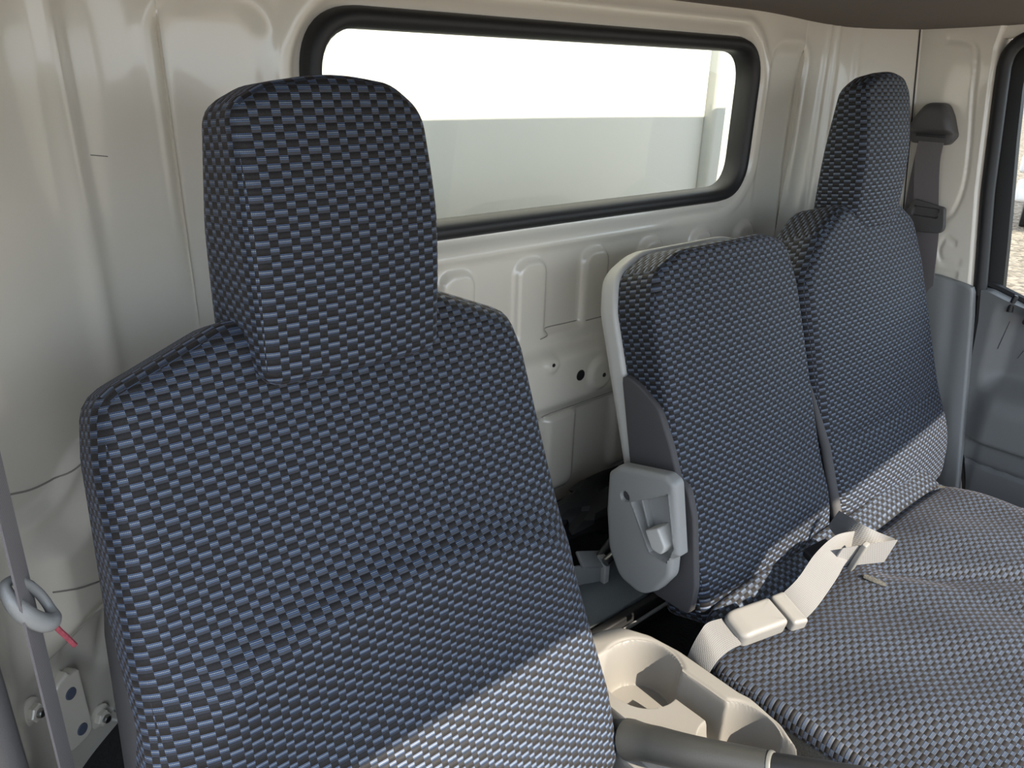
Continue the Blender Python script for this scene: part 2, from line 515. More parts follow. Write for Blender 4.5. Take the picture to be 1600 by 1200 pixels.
# rubber weatherstrip of the passenger door
ws = [V(1.715, yfront(z) - .018, z) for z in [lerp(-.40, .03, k / 20) for k in range(21)]]
ws += [V(1.715, yfront(.05) - .024, .055), V(1.715, yfront(.07) - .042, .075), V(1.715, .52, .088), V(1.715, .40, .093), V(1.715, .1, .098)]
MB().tube(catmull(ws, 4), .0125, 12).build('trim_2', 'rubber', kind='structure')
wl = [V(-.003, .578, lerp(-.72, .12, k / 20)) for k in range(21)]
MB().tube(wl, .013, 12).build('trim_3', 'belt_grey', kind='structure')
wl_g = [[V(-.004, .585, z), V(-.05, .60, z), V(-.06, .7, z), V(-.06, .9, z)] for z in (-.72, .12)]
MB().grid(wl_g).build('wall_left', 'paint', kind='structure')
MB().box(Matrix.Translation((1.748, .03, .140)), (.075, 1.16, .128), .006).build('trim_5', 'paint', kind='structure')
MB().tube([V(1.727, -.60, .13), V(1.727, -.66, -.15), V(1.727, -.72, -.45), V(1.727, -.72, -.95)], .055, 16).build('shade_pillar', 'trim', kind='structure')  # unseen front pillar post, added to keep direct sun off the door
# grey moulded trim on the lower right pillar
o = rpoly([(.765, -.40), (.765, -.95), (.44, -.95), (.475, -.72), (.520, -.44), (.532, -.382), (.60, -.372), (.66, -.372)], [.01, .01, .01, .03, .02, .012, .01, .01], 140)
pad(o, V(1.682, 0, 0), (0, 1, 0), (0, 0, 1), (-1, 0, 0), .02, .006, .004, rings=12, f=lambda u, w: -.004 * (1 - sstep(.004, .02, abs(u - (.535 + (w + .39) * .12) - .03)))).build('trim_4', 'trim', kind='structure')

# ------------------------------------------------------------------ ceiling, floors
def shade_dip(x): return interp([(.50, -.024), (.57, -.012), (.645, .04), (.795, .075), (.935, .085), (.97, .045), (1.215, .042), (1.655, -.026), (1.70, .07)], x)  # unseen roof front edge, bent to set where sunlight stops on the seats
def zc(x, y):
    return .104 + .085 * clamp((.85 - y) / 1.4) ** 1.0 - .016 * sstep(1.25, 1.70, x) - .006 * sstep(1.45, 1.74, x) * sstep(.83, .6, y) - shade_dip(x) * sstep(-.25, -.55, y)
cx = [lerp(-.03, 1.78, k / 40) for k in range(41)]; cy = [lerp(.87, -.55, k / 40) for k in range(41)]
cg = [[V(x, y, zc(x, y) + (.0 if j else .0)) for x in cx] for j, y in enumerate(cy)]
top = [[V(x, y, 0.203 + .008 * (1 - ((x - .87) / .9) ** 2)) for x in cx] for y in cy]
cmb = MB().grid(cg).grid(top)
cmb.grid([cg[0], top[0]]); cmb.grid([cg[-1], top[-1]]); cmb.grid([[r[0] for r in cg], [r[0] for r in top]]); cmb.grid([[r[-1] for r in cg], [r[-1] for r in top]])
cmb.build('ceiling', 'ceiling', kind='structure', angle=50)
fl = MB()
fl.add([(-.02, .50, -.695), (.575, .50, -.695), (.575, .9, -.695), (-.02, .9, -.695), (-.02, .50, -.95), (.575, .50, -.95), (.575, .9, -.95)], [(0, 1, 2, 3), (0, 1, 5, 4), (1, 2, 6, 5)])
fl.add([(-.06, .875, -1.1), (1.78, .875, -1.1), (1.78, .875, -.60), (-.06, .875, -.60)], [(0, 1, 2, 3)])
fl.add([(-.02, -.7, -1.10), (1.76, -.7, -1.10), (1.76, .2, -1.10), (-.02, .2, -1.10), (-.02, .2, -.95), (1.76, .2, -.95), (1.76, .9, -.95), (-.02, .9, -.95)], [(0, 1, 2, 3), (3, 2, 5, 4), (4, 5, 6, 7)])
fl.build('floor', 'floor', smooth=False, kind='structure')

# ------------------------------------------------------------------ seats
def seat_frame(y0, z0, y1, z1):
    W = V(0, y0 - y1, z0 - z1).normalized(); N = V(0, -W.z, W.y); return W, N   # W up the back, N towards the front
# driver
DW, DN = seat_frame(.600, -.262, .445, -.680)
DO = V(.322, .445, -.680); DH = .445
d_out = rpoly([(-.268, -.10), (.240, -.10), (.246, .0), (.225, .20), (.218, .425), (.207, .468), (.105, .510), (-.105, .510), (-.212, .470), (-.222, .420), (-.238, .20), (-.260, .0)],
              [.04, .04, .1, .2, .03, .035, .04, .04, .035, .03, .2, .1], 200)
def d_f(u, w):
    b = .018 * math.cos(clamp(u / .25, -1, 1) * PI / 2)
    cr = .250 - 1.0 * (u + .01) ** 2
    e = w - cr
    side = (1 - sstep(.17, .235, abs(u)))
    b += side * ((.030 * math.exp(-e / .028) if e >= 0 else .030 * clamp(1 + e / .11)) - .0045 * math.exp(-(e / .005) ** 2))
    b += -.03 * sstep(.36, .48, w) * 0
    return b
ds = Thing('driver_seat', (.32, .3, -.95), 'tall driver seat in dark blue woven check at front left, with its own high headrest', 'seat')
pad(d_out, DO, (1, 0, 0), DW, DN, lambda u, w: .115 - .03 * sstep(.2, .47, w), .028, .02, d_f, rings=56, center=(0, .16)).build('backrest', 'fabric', ds, angle=70)
# headrest
def headrest(parent, x0, x1, yb, yt, zb, zt, db, dt, nm, uvo=(0, 0), asym=0.):
    W = V(0, yt - yb, zt - zb).normalized(); N = V(0, -W.z, W.y); hh = (V(0, yt, zt) - V(0, yb, zb)).length; hw = (x1 - x0) / 2
    out = rpoly([(-hw * .97, -.02), (hw * .97, -.02), (hw * 1.0, hh * .5), (hw * .95, hh * .90), (hw * .62, hh * 1.0), (0, hh * 1.035), (-hw * .62, hh * 1.0), (-hw * .95, hh * .93), (-hw * 1.0, hh * .5)],
                [.018, .018, .3, .035, .04, .2, .04, .025, .3], 150)
    f = lambda u, w: .010 * math.cos(clamp(u / hw, -1, 1) * PI / 2) + .010 * math.sin(clamp(w / hh) * PI)
    return pad(out, V((x0 + x1) / 2, yb, zb), (1, 0, 0), W, N, lambda u, w: lerp(db, dt, clamp(w / hh) ** 1.3), .012, .022, f, rings=30, side=10, center=(0, hh * .5), uvoff=uvo).build('headrest', nm, parent, angle=70)
headrest(ds, .228, .411, .574, .596, -.232, -.014, .118, .070, 'fabric')
# lower side panel in charcoal cloth
def side_panel(parent, x, pts, rr, th=.008, tilt=0.):
    o = rpoly(pts, rr, 90)
    return pad(o, V(x, 0, 0), (0, 1, 0), (tilt, 0, 1), (-1, 0, tilt), th, .003, .002, rings=6, side=3).build('side_panel', 'charcoal', parent, label='plain charcoal vinyl side panel')
side_panel(ds, .132, [(.628, -.430), (.590, -.435), (.557, -.465), (.536, -.51), (.476, -.66), (.42, -.80), (.50, -.84), (.60, -.60), (.636, -.47)], [.01, .02, .02, .03, .03, .02, .02, .03, .02], .012, .095)
cu = rpoly([(.09, -.06), (.51, -.06), (.51, .38), (.09, .38)], .05, 100)
pad(cu, V(0, 0, -.735), (1, 0, 0), (0, 1, 0), (0, 0, 1), .12, .03, .02, rings=10).build('seat_cushion', 'fabric', ds)
MB().box(Matrix.Translation((.32, .18, -.90)), (.40, .40, .10), .01).build('seat_base', 'black', ds)

# passenger bench: backrest, headrest, double cushion
PW, PN = seat_frame(.644, -.225, .494, -.692)
pb = Thing('passenger_bench', (1.15, .3, -.95), 'double passenger bench with high headrest on the far right, sunlit check cushion', 'seat')
PO = V(0, .494, -.692); PHH = (V(0, .644, -.225) - PO).length
p_out = rpoly([(1.185, -.075), (1.605, -.075), (1.640, -.02), (1.640, .10), (1.612, .385), (1.585, .47), (1.50, .515), (1.30, .515), (1.225, .475), (1.165, .40), (1.172, .1)],
              [.02, .05, .04, .2, .06, .05, .05, .05, .05, .08, .2], 190)
def p_f(u, w):
    c = (u - 1.40) / .235
    return .016 * math.cos(clamp(c, -1, 1) * PI / 2) - .012 * math.exp(-((w - .115) / .012) ** 2) * (1 - sstep(.6, .95, abs(c))) * .4 + .010 * math.exp(-((w - .03) / .06) ** 2)
pad(p_out, PO, (1, 0, 0), PW, PN, .095, .024, .02, p_f, rings=50, center=(1.40, .2), uvoff=(.004, 0)).build('backrest', 'fabric_fine', pb, angle=70)
headrest(pb, 1.322, 1.500, .630, .660, -.232, .006, .085, .045, 'fabric_fine')
c_out = rpoly([(.735, -.05), (1.53, -.05), (1.545, .30), (1.50, .485), (.80, .485), (.714, .42)], [.05, .06, .1, .04, .08, .07], 220)
def c_f(u, w):
    h = .016 * (1 - abs((u - .95) / .28) ** 2.5 if abs(u - .95) < .28 else 0) + .016 * (1 - abs((u - 1.36) / .22) ** 2.5 if abs(u - 1.36) < .22 else 0)
    h *= sstep(.47, .36, w) * 1.0
    h += -.014 * math.exp(-((w - .437) / .010) ** 2)                   # seam before the rear roll
    h += .020 * math.exp(-((w - .478) / .022) ** 2)
    h -= .03 * sstep(1.44, 1.56, u) 
    h -= .012 * math.exp(-(sdseg(u, w, (1.10, .36), (1.30, .16)) / .025) ** 2)
    h += .004 * math.sin(u * 31 + w * 17) * math.sin(w * 23)
    return h
pad(c_out, V(0, 0, -.712), (1, 0, 0), (0, 1, 0), (0, 0, 1), .020, .013, .004, c_f, rings=60, center=(1.15, .2)).build('seat_cushion', 'fabric_cushion', pb, angle=70)
pad([p for p in inset(c_out, .001)], V(0, 0, -.7305), (1, 0, 0), (0, 1, 0), (0, 0, 1), .13, .008, .01, rings=4).build('cushion_base', 'foam', pb, label='dark speckled felt skirt under the cushion')
MB().box(Matrix.Translation((1.15, .22, -.905)), (.70, .42, .09), .01).build('seat_base', 'black', pb)

MB().tube([PO + PW * w_ + PN * (.004 - .03 * sstep(.12, .3, w_)) + V(x_, 0, 0) for x_, w_ in ((1.1605, .30), (1.163, .20), (1.1655, .12), (1.170, .05), (1.173, .0), (1.174, -.03))], [.004, .006, .008, .009, .010, .007], 12).build('side_bolster', 'charcoal', pb, label='narrow charcoal vinyl edge between the two backrests')
# folding middle seat back
mbk = Thing('folding_seat_back', (.97, .55, -.74), 'narrow middle fold-down seat back with pale grey hard shell and no headrest', 'seat')
m_out = rpoly([(.800, -.045), (1.150, -.045), (1.160, .05), (1.150, .40), (1.128, .475), (1.06, .492), (.86, .492), (.805, .470), (.790, .42), (.790, .1)],
              [.02, .02, .1, .15, .05, .1, .08, .04, .06, .2], 180)
def m_f(u, w):
    c = (u - .975) / .185
    return .012 * math.cos(clamp(c, -1, 1) * PI / 2) + .008 * math.exp(-((w - .03) / .06) ** 2)
pad(m_out, PO, (1, 0, 0), PW, PN, .072, .012, .01, m_f, rings=46, center=(.975, .22), uvoff=(.001, 0)).build('backrest', 'fabric_fine', mbk, angle=70)
s_out = [Vector((p.x, max(p.y, .10))) for p in inset(m_out, -.006)]
s_out = rpoly([tuple(p) for k, p in enumerate(s_out) if p.y > .1001 or k % 9 == 0], .0005, 180)
pad(s_out, PO - PN * .066, (1, 0, 0), PW, PN, .036, .006, .016, rings=3).build('hard_shell', 'shell', mbk, label='pale grey hard shell rim')
side_panel(mbk, .781, [(.662, -.392), (.628, -.402), (.590, -.424), (.562, -.475), (.545, -.515), (.528, -.52), (.512, -.56), (.494, -.665), (.496, -.715), (.56, -.715), (.585, -.70), (.632, -.52)], [.01, .03, .03, .03, .01, .015, .02, .02, .015, .02, .02, .02], .012)
# recliner cover and lever
r_pts = [(.637, -.530), (.620, -.512), (.538, -.492), (.522, -.497), (.501, -.600), (.512, -.610), (.511, -.640), (.531, -.674), (.558, -.697), (.600, -.690), (.626, -.650), (.636, -.590)]
r_out = rpoly(r_pts, [.008, .008, .012, .012, .003, .003, .03, .03, .03, .03, .04, .03], 220)
slot = [(.588, -.556), (.530, -.518), (.5115, -.592), (.520, -.616), (.548, -.616)]
def sdpoly(x, y, P):
    d = 1e9; ins = False; n = len(P)
    for i in range(n):
        a, b = P[i - 1], P[i]; d = min(d, sdseg(x, y, a, b))
        if (a[1] > y) != (b[1] > y) and x < (b[0] - a[0]) * (y - a[1]) / (b[1] - a[1]) + a[0]: ins = not ins
    return -d if ins else d
def r_f(u, w):
    d = sdpoly(u, w, slot); h = -.015 * (1 - sstep(-.002, .0015, d))
    h += .0015 * math.exp(-(d / .003) ** 2)
    h -= .006 * (1 - sstep(.0065, .0085, math.hypot(u - .602, w + .553)))
    return h
MB().box(Matrix.Translation((.771, .575, -.60)), (.022, .07, .10), .004).build('recliner_boss', 'black', mbk)
rc = pad(r_out, V(.742, 0, 0), (0, 1, 0), (0, 0, 1), (-1, 0, 0), .022, .008, .003, r_f, rings=90, side=4, center=(.560, -.592)).build('recliner_cover', 'lever_grey', mbk, angle=50, label='grey moulded recliner cover with a slotted recess')
# rail in the slot and the lever paddle
MB().box(look(V(.753, .563, -.572), V(0, -.035, -.075), V(-1, 0, 0)), (.085, .0035, .016), .0012).build('slot_rail', 'lever_grey', rc)
ex = Vector((0, -.55, -.83)).normalized()
lv = MB()
lo_ = rpoly([(-.018, -.012), (.010, -.012), (.020, .0), (.010, .014), (-.018, .014)], [.003, .01, .01, .01, .003], 60)
lm = pad(lo_, V(.732, .533, -.588), ex, V(0, ex.z, -ex.y) * -1, (-1, 0, 0), .026, .003, .003, rings=5)
lm.build('recliner_lever', 'shell', rc, label='light grey lever paddle')
rr_ = [V(.7462, .602 + .0075 * math.cos(t), -.5545 + .0085 * math.sin(t)) for t in [2 * PI * k / 20 for k in range(20)]]
MB().grid([rr_, [p + V(.003, 0, 0) for p in rr_]], True).cap([p + V(.0008, 0, 0) for p in rr_]).build('screw_hole', 'charcoal', rc)

# ------------------------------------------------------------------ right seat belt
sb = Thing('seat_belt', (1.69, .67, -.55), 'grey passenger seat belt hanging from its pillar anchor cover beside the far headrest', 'seat belt')
o = rpoly([(.638, -.100), (.653, -.064), (.668, -.040), (.704, -.040), (.718, -.064), (.733, -.100), (.722, -.118), (.650, -.118)], [.012, .02, .022, .022, .02, .012, .014, .014], 110)
an = pad(o, V(1.664, -.009, 0), (0, 1, 0), (0, 0, 1), (-1, 0, 0), .034, .012, .003, lambda u, w: .006 * math.exp(-((w + .07) / .03) ** 2) - .010 * (1 - sstep(-.098, -.088, w)), rings=20, center=(.685, -.08)).build('anchor_cover', 'belt_grey', sb)
MB().box(Matrix.Translation((1.671, 0.6730, -.101)), (.008, .056, .005), .001).build('belt_slot', 'black', an)
keys = [(V(1.678, 0.6720, -.10), V(0, .0245, 0), V(-1, 0, 0)), (V(1.672, 0.6690, -.15), V(0, .0245, 0), V(-1, 0, 0)), (V(1.676, 0.6530, -.24), V(0, .0245, 0), V(-1, 0, 0)), (V(1.680, 0.6430, -.29), V(0, .0245, 0), V(-1, .0, 0)),
        (V(1.682, 0.6310, -.38), V(0, .023, 0), V(-1, .3, 0)), (V(1.680, 0.6190, -.48), V(-.008, .022, 0), V(-1, .3, 0)), (V(1.680, 0.6010, -.60), V(-.010, .020, 0), V(-1, .3, 0))]
smooth_ribbon(keys).build('webbing', 'web_grey', sb)
smooth_ribbon([(V(1.688, 0.6790, -.11), V(0, .022, 0), V(-1, 0, 0)), (V(1.692, 0.6810, -.2), V(0, .022, 0), V(-1, 0, 0)), (V(1.692, 0.6730, -.36), V(0, .022, 0), V(-1, 0, 0))]).build('return_webbing', 'web_grey', sb)
o = rpoly([(.612, -.285), (.622, -.234), (.684, -.224), (.700, -.262), (.690, -.290)], [.016, .008, .008, .012, .014], 90)
tp = pad(o, V(1.664, -.009, 0), (0, 1, 0), (0, 0, 1), (-1, 0, 0), .011, .003, .003, lambda u, w: -.006 * (1 - sstep(-.001, .001, sdrr(u, w, .632, .682, -.256, -.238, .004))), rings=40, center=(.656, -.258)).build('latch_plate', 'belt_grey', sb)
MB().box(Matrix.Translation((1.668, 0.6200, -.249)), (.004, .008, .007), .001).build('steel_insert', 'steel', tp)
MB().box(Matrix.Translation((1.672, 0.6690, -.297)), (.008, .022, .022), .003).build('tongue', 'black', tp)

# left seat belt with holder loop
lb = Thing('seat_belt', (.035, .60, -.7), 'dark grey belt strap running down the left pillar through a grey holder loop', 'seat belt')
bk_ = []
for k in range(9):
    z = lerp(-.20, -.66, k / 8); bk_.append((V(.0395 - .006 * (k / 8), .598, z), V(.0062, .0185, 0), V(-1, .3, 0)))
smooth_ribbon(bk_, 3).build('webbing', 'web_grey', lb)
def at_y(px, py, y):
    d = R @ Vector((px - 800, -(py - 600), -1200)); return d * (y / d.y)
lp = [at_y(46, 914, .606), at_y(24, 906, .602), at_y(8, 915, .594), at_y(16, 936, .588), at_y(36, 957, .586), at_y(56, 969, .587), at_y(74, 973, .590), at_y(83, 964, .596), at_y(76, 947, .604), at_y(62, 928, .607), at_y(46, 914, .606)]
MB().tube(catmull(lp, 8), [.0038 + .0036 * sstep(14, 34, k) * (1 - sstep(50, 64, k)) for k in range(81)], 12).build('holder_loop', 'lever_grey', lb, label='smooth grey plastic holder loop')
cd = [at_y(80, 970, .592), at_y(92, 984, .595), at_y(105, 996, .598), at_y(117, 1008, .600)]
MB().tube(catmull(cd, 6), .0022, 8).build('cord_end', 'red_cord', lb, label='frayed red cord end')

# ------------------------------------------------------------------ bolts, plate and studs on the left pillar
def hexnut(cen, nn, r, name, label):
    t = Thing(name, cen, label, 'bolt')
    nn = Vector(nn).normalized(); a = nn.cross(V(0, 0, 1)).normalized(); b = a.cross(nn)
    ring = lambda rr, d, n, ph=0: [cen + nn * d + (a * math.cos(ph + 2 * PI * k / n) + b * math.sin(ph + 2 * PI * k / n)) * rr for k in range(n)]
    MB().grid([ring(r * 1.55, 0, 28), ring(r * 1.5, .002, 28), ring(r * 1.05, .0035, 28)], True).cap(ring(r * 1.05, .0035, 28)).build('washer', 'paint', t)
    MB().grid([ring(r, .003, 6), ring(r, .0085, 6), ring(r * .86, .0098, 6)], True).cap(ring(r * .86, .0098, 6)).build('nut', 'paint', t, angle=20)
    MB().grid([ring(r * .5, .009, 20), ring(r * .5, .013, 20), ring(r * .42, .014, 20)], True).cap(ring(r * .42, .014, 20)).build('stud', 'steel', t)
for (ra, zr), lab in (((.0335, -.812), 'painted hex nut at the far left, nearest the door edge'), ((.110, -.868), 'painted hex nut right of the pressed anchor plate')):
    p, nn = on_wall(ra, zr); hexnut(p, (nn + V(.0, -.4, .0)), .0088, 'hex_nut', lab)
p, nn = on_wall(.074, -.835); nn = (nn + V(0, -.4, 0)).normalized(); aU = V(0, 0, 1).cross(nn).normalized() * -1
if aU.x < 0: aU = -aU
plate = Thing('anchor_plate', p, 'cream pressed steel plate with two blue-grey plugs low on the left pillar', 'plate')
o = rpoly([(-.018, -.042), (.018, -.042), (.018, .042), (.006, .044), (.004, .049), (-.009, .044), (-.018, .035)], [.014, .012, .006, .003, .003, .005, .006], 90)
pad(o, p + nn * .010, aU, V(0, 0, 1), nn, .016, .003, .002, rings=6).build('plate', 'paint', plate)
for dz in (.024, -.026):
    c0 = p + nn * .0102 + V(0, 0, dz) + aU * (.001 if dz > 0 else .004)
    rg = lambda rr, d: [c0 + nn * d + (aU * math.cos(t) * rr + V(0, 0, 1) * math.sin(t) * rr) for t in [2 * PI * k / 22 for k in range(22)]]
    MB().grid([rg(.0066, -.001), rg(.006, .0012)], True).cap(rg(.006, .0012)).build('plug', 'blue_plug', plate, label='blue-grey plastic plug')
for k, zr in enumerate((-.868, -.893)):
    p, nn = on_wall(.1335 + .003 * k, zr)
    MB().tube([p - nn * .002, p + nn * .016], .0048, 14).build('stud', 'steel', label=('upper' if k == 0 else 'lower') + ' of two short steel studs beside the driver seat edge, low on the wall', cat='stud')

# ------------------------------------------------------------------ console and parking brake
cns = Thing('centre_console', (.62, .37, -.95), 'beige moulded console tray with two cup holders between the seats', 'console')
k_out = rpoly([(.556, .548), (.640, .545), (.672, .532), (.690, .495), (.697, .45), (.696, .36), (.699, .345), (.692, .30), (.668, .255), (.640, .215), (.556, .215)], [.03, .03, .03, .03, .05, .02, .02, .03, .02, .02, .02], 260)
def k_f(u, w):
    c1 = math.hypot((u - .638), (w - .462)) - .046; c2 = math.hypot((u - .643), (w - .322)) - .044
    slot_ = sdrr(u, w, .648, .668, .30, .47, .004)
    rec = min(c1, c2, slot_)
    h = -.072 * (1 - sstep(-.004, .003, rec))
    # lowered deck left of the cups
    dk = max(sdrr(u, w, .40, .652, .295, .505, .02), -1)
    if rec > -.004: h -= .022 * (1 - sstep(-.004, .006, dk)) * sstep(-.004, .003, rec)
    fr = sdrr(u, w, .60, .672, .235, .34, .03); h = min(h, -.05 * (1 - sstep(-.004, .004, fr)))
    rim = min(rec, dk); h -= .0022 * math.exp(-((rim - .004) / .0025) ** 2)
    br = sdrr(u, w, .525, .572, .26, .475, .02); h = min(h, -.06 * (1 - sstep(-.004, .004, br)) if br < .004 else h)
    return h
pad(k_out, V(0, 0, -.696), (1, 0, 0), (0, 1, 0), (0, 0, 1), .11, .005, .004, k_f, rings=130, side=4, center=(.612, .385)).build('tray', 'console', cns, angle=55)
hb = Thing('parking_brake', (.56, .43, -.76), 'dark grey parking brake lever rising over the beige console', 'brake lever')
HB = [V(.568, .420, -.738), V(.571, .39, -.722), V(.578, .335, -.695), V(.602, .262, -.667)]
MB().tube(catmull(HB, 8), [lerp(.024, .0205, sstep(0, 8, k)) if k < 10 else lerp(.0205, .0155, (k - 10) / 14) for k in range(25)], 20).build('sleeve', 'lever_dark', hb)
dirn = (HB[-1] - HB[-2]).normalized()
MB().tube([HB[-1] - dirn * .001, HB[-1], HB[-1] + dirn * .0025, HB[-1] + dirn * .004], [.0150, .0162, .0162, .0150], 20).build('collar', 'collar_grey', hb, label='thin paler grey collar ring')
MB().tube([HB[-1] + dirn * .003, HB[-1] + dirn * .006, HB[-1] + dirn * .05, HB[-1] + dirn * .10, HB[-1] + dirn * .108], [.0135, .0145, .0150, .0150, .010], 20).build('grip', 'black', hb, label='textured black grip')
ob = rpoly([(.53, .40), (.578, .40), (.578, .478), (.53, .478)], .02, 50)

# ------------------------------------------------------------------ centre lap belts
def T_(px, py, z):                      # helper: point at height z on a sight line from the viewpoint
    d = R @ Vector((px - 800, -(py - 600), -1200)); return d * (z / d.z)
bz = -.683
bk = Thing('belt_buckle', T_(1185, 985, bz), 'beige belt buckle on a short webbing stub at the cushion corner by the console', 'buckle')
a = T_(1133, 990, bz); b = T_(1222, 958, bz); ax = (b - a).normalized(); upn = V(-.05, -.25, 1)
cen = (a + b) / 2
Mt = look(cen + V(0, 0, .004), ax, upn)
o = rpoly([(-.040, -.022), (.038, -.022), (.038, .022), (-.040, .022)], [.013, .006, .006, .013], 80)
Uv = Vector(Mt.col[0][:3]); Vv = Vector(Mt.col[1][:3]); Nv = Vector(Mt.col[2][:3])
pad(o, cen + Nv * .016, Uv, Vv, Nv, .026, .006, .004, lambda u, w: -.006 * sstep(-.02, -.05, u), rings=10).build('buckle_body', 'buckle', bk)
st = [(cen - Uv * .040, Vv * .021, Nv), (cen - Uv * .062 + V(0, 0, -.001), Vv * .0225, Nv + V(-.1, 0, 0)), (cen - Uv * .085 + Vv * -.008 + V(0, 0, -.002), Vv * .024 + Uv * .006, Nv + V(-.5, -.3, 0)), (cen - Uv * .104 + Vv * -.014 + V(0, 0, -.022), Vv * .024 + Uv * .006, V(-1, -.4, .3)), (cen - Uv * .110 + Vv * -.018 + V(0, 0, -.06), Vv * .024, V(-1, -.4, .1))]
smooth_ribbon(st, 8, .003).build('webbing', 'web_beige', bk)
tg = Thing('lap_belt', T_(1310, 900, -.69), 'pale grey-beige lap belt with tongue lying beyond the buckle on the bench cushion', 'seat belt')
c2 = T_(1232, 962, -.684) + V(0, 0, .004)
c2 = cen + Uv * .058 + V(0, 0, -.001)
o = rpoly([(-.012, -.025), (.013, -.028), (.013, .026), (-.012, .025)], .005, 60)
pad(o, c2 + Nv * .012, Uv, Vv, Nv, .020, .005, .003, rings=8).build('tongue', 'buckle', tg)
MB().box(look(cen + Uv * .043, Uv, Nv), (.022, .020, .003), .001).build('latch', 'steel', tg)
zs1 = -.672
k2 = [(c2 + Uv * .006 + Nv * .003, Vv * .023, Nv),
      (T_(1262, 925, -.668), Vv * .021 + V(0, 0, .004), V(-.35, -.2, 1)),
      (T_(1290, 885, -.658), V(.004, .020, .010), V(-.7, -.5, .7)),
      (T_(1313, 858, -.655), V(.006, .014, .014), V(-.5, -.8, .5)),
      (T_(1335, 850, -.662), V(.004, .004, .020), V(0, -1, .3))]
smooth_ribbon(k2, 8).build('webbing', 'web_beige', tg)
k3 = [(T_(1306, 872, -.660), V(-.003, -.007, .022), V(.2, -1, .3)), (T_(1345, 867, -.662), V(-.002, -.007, .0235), V(.1, -1, .3)), (T_(1391, 861, -.662), V(-.001, -.006, .0235), V(.0, -1, .3))]
smooth_ribbon(k3, 6, .002).build('doubled_webbing', 'web_beige', tg)
k4 = [(T_(1392, 852, -.655), V(-.001, -.003, .014), V(0, -1, .3)), (T_(1372, 846, -.648), V(.003, .006, .013), V(-.2, -1, .5)), (T_(1342, 838, -.646), V(.008, .004, .017), V(-.4, -.8, .5)), (T_(1318, 824, -.648), V(.014, .004, .014), V(-.5, -.7, .6)), (T_(1303, 810, -.660), V(.015, .0, .009), V(-.4, -.9, .4))]
smooth_ribbon(k4, 8, .002).build('rear_webbing', 'web_beige', tg)
sA = T_(1338, 868, -.660)
MB().box(look(sA + V(0, -.003, 0), V(-.06, -.28, 1.), V(0, -1, .3)), (.057, .013, .008), .002).build('slide_adjuster', 'buckle', tg, label='beige plastic slide bar')
e0 = T_(1350, 900, -.692); e1 = T_(1385, 915, -.694)
MB().tube([e0, e0.lerp(e1, .4), e1.lerp(e0, .15), e1], [.005, .006, .005, .002], 10, flat=.6).build('elastic_strap', 'foam', tg, label='dark elastic end')
bk2 = Thing('belt_buckle', T_(1285, 862, -.69), 'black buckle with red release button half hidden in the seat crease', 'buckle')
q0 = T_(1283, 866, -.677)
MB().box(look(q0, V(.9, -.3, .25), V(0, -.3, 1)), (.044, .034, .018), .004).build('buckle_body', 'black', bk2)
MB().box(look(q0 + V(.021, -.007, .011), V(.9, -.3, .25), V(0, -.3, 1)), (.014, .008, .006), .001).build('release_button', 'red', bk2, label='red release button')

# ------------------------------------------------------------------ behind the seats: floor panel, shelf edge, jack gear
fp = MB()
fpg = []
for x in [lerp(.60, 1.2, k / 12) for k in range(13)]:
    fpg.append([V(x, y, z) for y, z in ((.622, -.84), (.624, -.800), (.630, -.788), (.65, -.780), (.70, -.777), (.72, -.785), (.725, -.95))])
fp.grid(fpg).build('engine_cover', 'floorpanel', label='grey grained plastic engine cover behind the console', cat='cover')
MB().box(Matrix.Translation((.80, .6005, -.800)), (.42, .006, .007), .003).build('sill_strip', 'lever_grey', label='thin grey sill strip along the front of the engine cover', cat='strip')
MB().box(Matrix.Translation((.80, .6130, -.803)), (.44, .016, .040), .004).build('seal_strip', 'rubber', label='black rubber seal strip in front of the grey sill', cat='strip')
# black tool pouch
t = MB(); rows = []
for i in range(15):
    a = PI * i / 14; row = []
    for j in range(26):
        b = 2 * PI * j / 26
        rr = 1 + .13 * math.sin(5 * b + i) + .10 * math.sin(9 * b - 2 * i)
        row.append(V(.93 + .16 * math.sin(a) * math.cos(b) * rr, .775 + .045 * math.sin(a) * math.sin(b) * rr, -.705 + .055 * math.cos(a) * (1 + .2 * math.sin(3 * b))))
    rows.append(row)
t.grid(rows, True).build('tool_pouch', 'rubber', label='crumpled black tool pouch wedged behind the middle seat', cat='pouch', angle=25)
MB().tube([V(.81, .700, -.738), V(.87, .705, -.705), V(.97, .712, -.655)], .006, 10).build('support_rod', 'belt_grey', label='thin dark rod lying across the black pouch', cat='rod')
MB().tube([V(.79, .668, -.722), V(.85, .670, -.706), V(.93, .672, -.682)], .0075, 10).build('crank_bar', 'steel', label='thicker steel bar below the dark rod', cat='rod')
MB().box(look(V(.93, .695, -.752), V(1, 0, 0), V(0, 0, 1)), (.13, .05, .050), .006).build('jack', 'black', label='black jack body in the gap above the engine cover', cat='jack')
br = Thing('bracket', (.80, .74, -.83), 'pale grey folded bracket beside the driver seat edge', 'bracket')
MB().box(look(V(.7925, .70, -.735), V(1, -.1, -.35), V(0, -.6, 1)), (.055, .03, .006), .002).build('top_flange', 'trim', br)
MB().box(look(V(.812, .69, -.772), V(.0, 0, 1), V(0, -1, 0)), (.08, .012, .02), .002).build('upright', 'shell', br)
MB().box(look(V(.783, .70, -.775), V(.0, 0, 1), V(-.4, -1, 0)), (.07, .05, .004), .001).build('web_plate', 'trim', br)

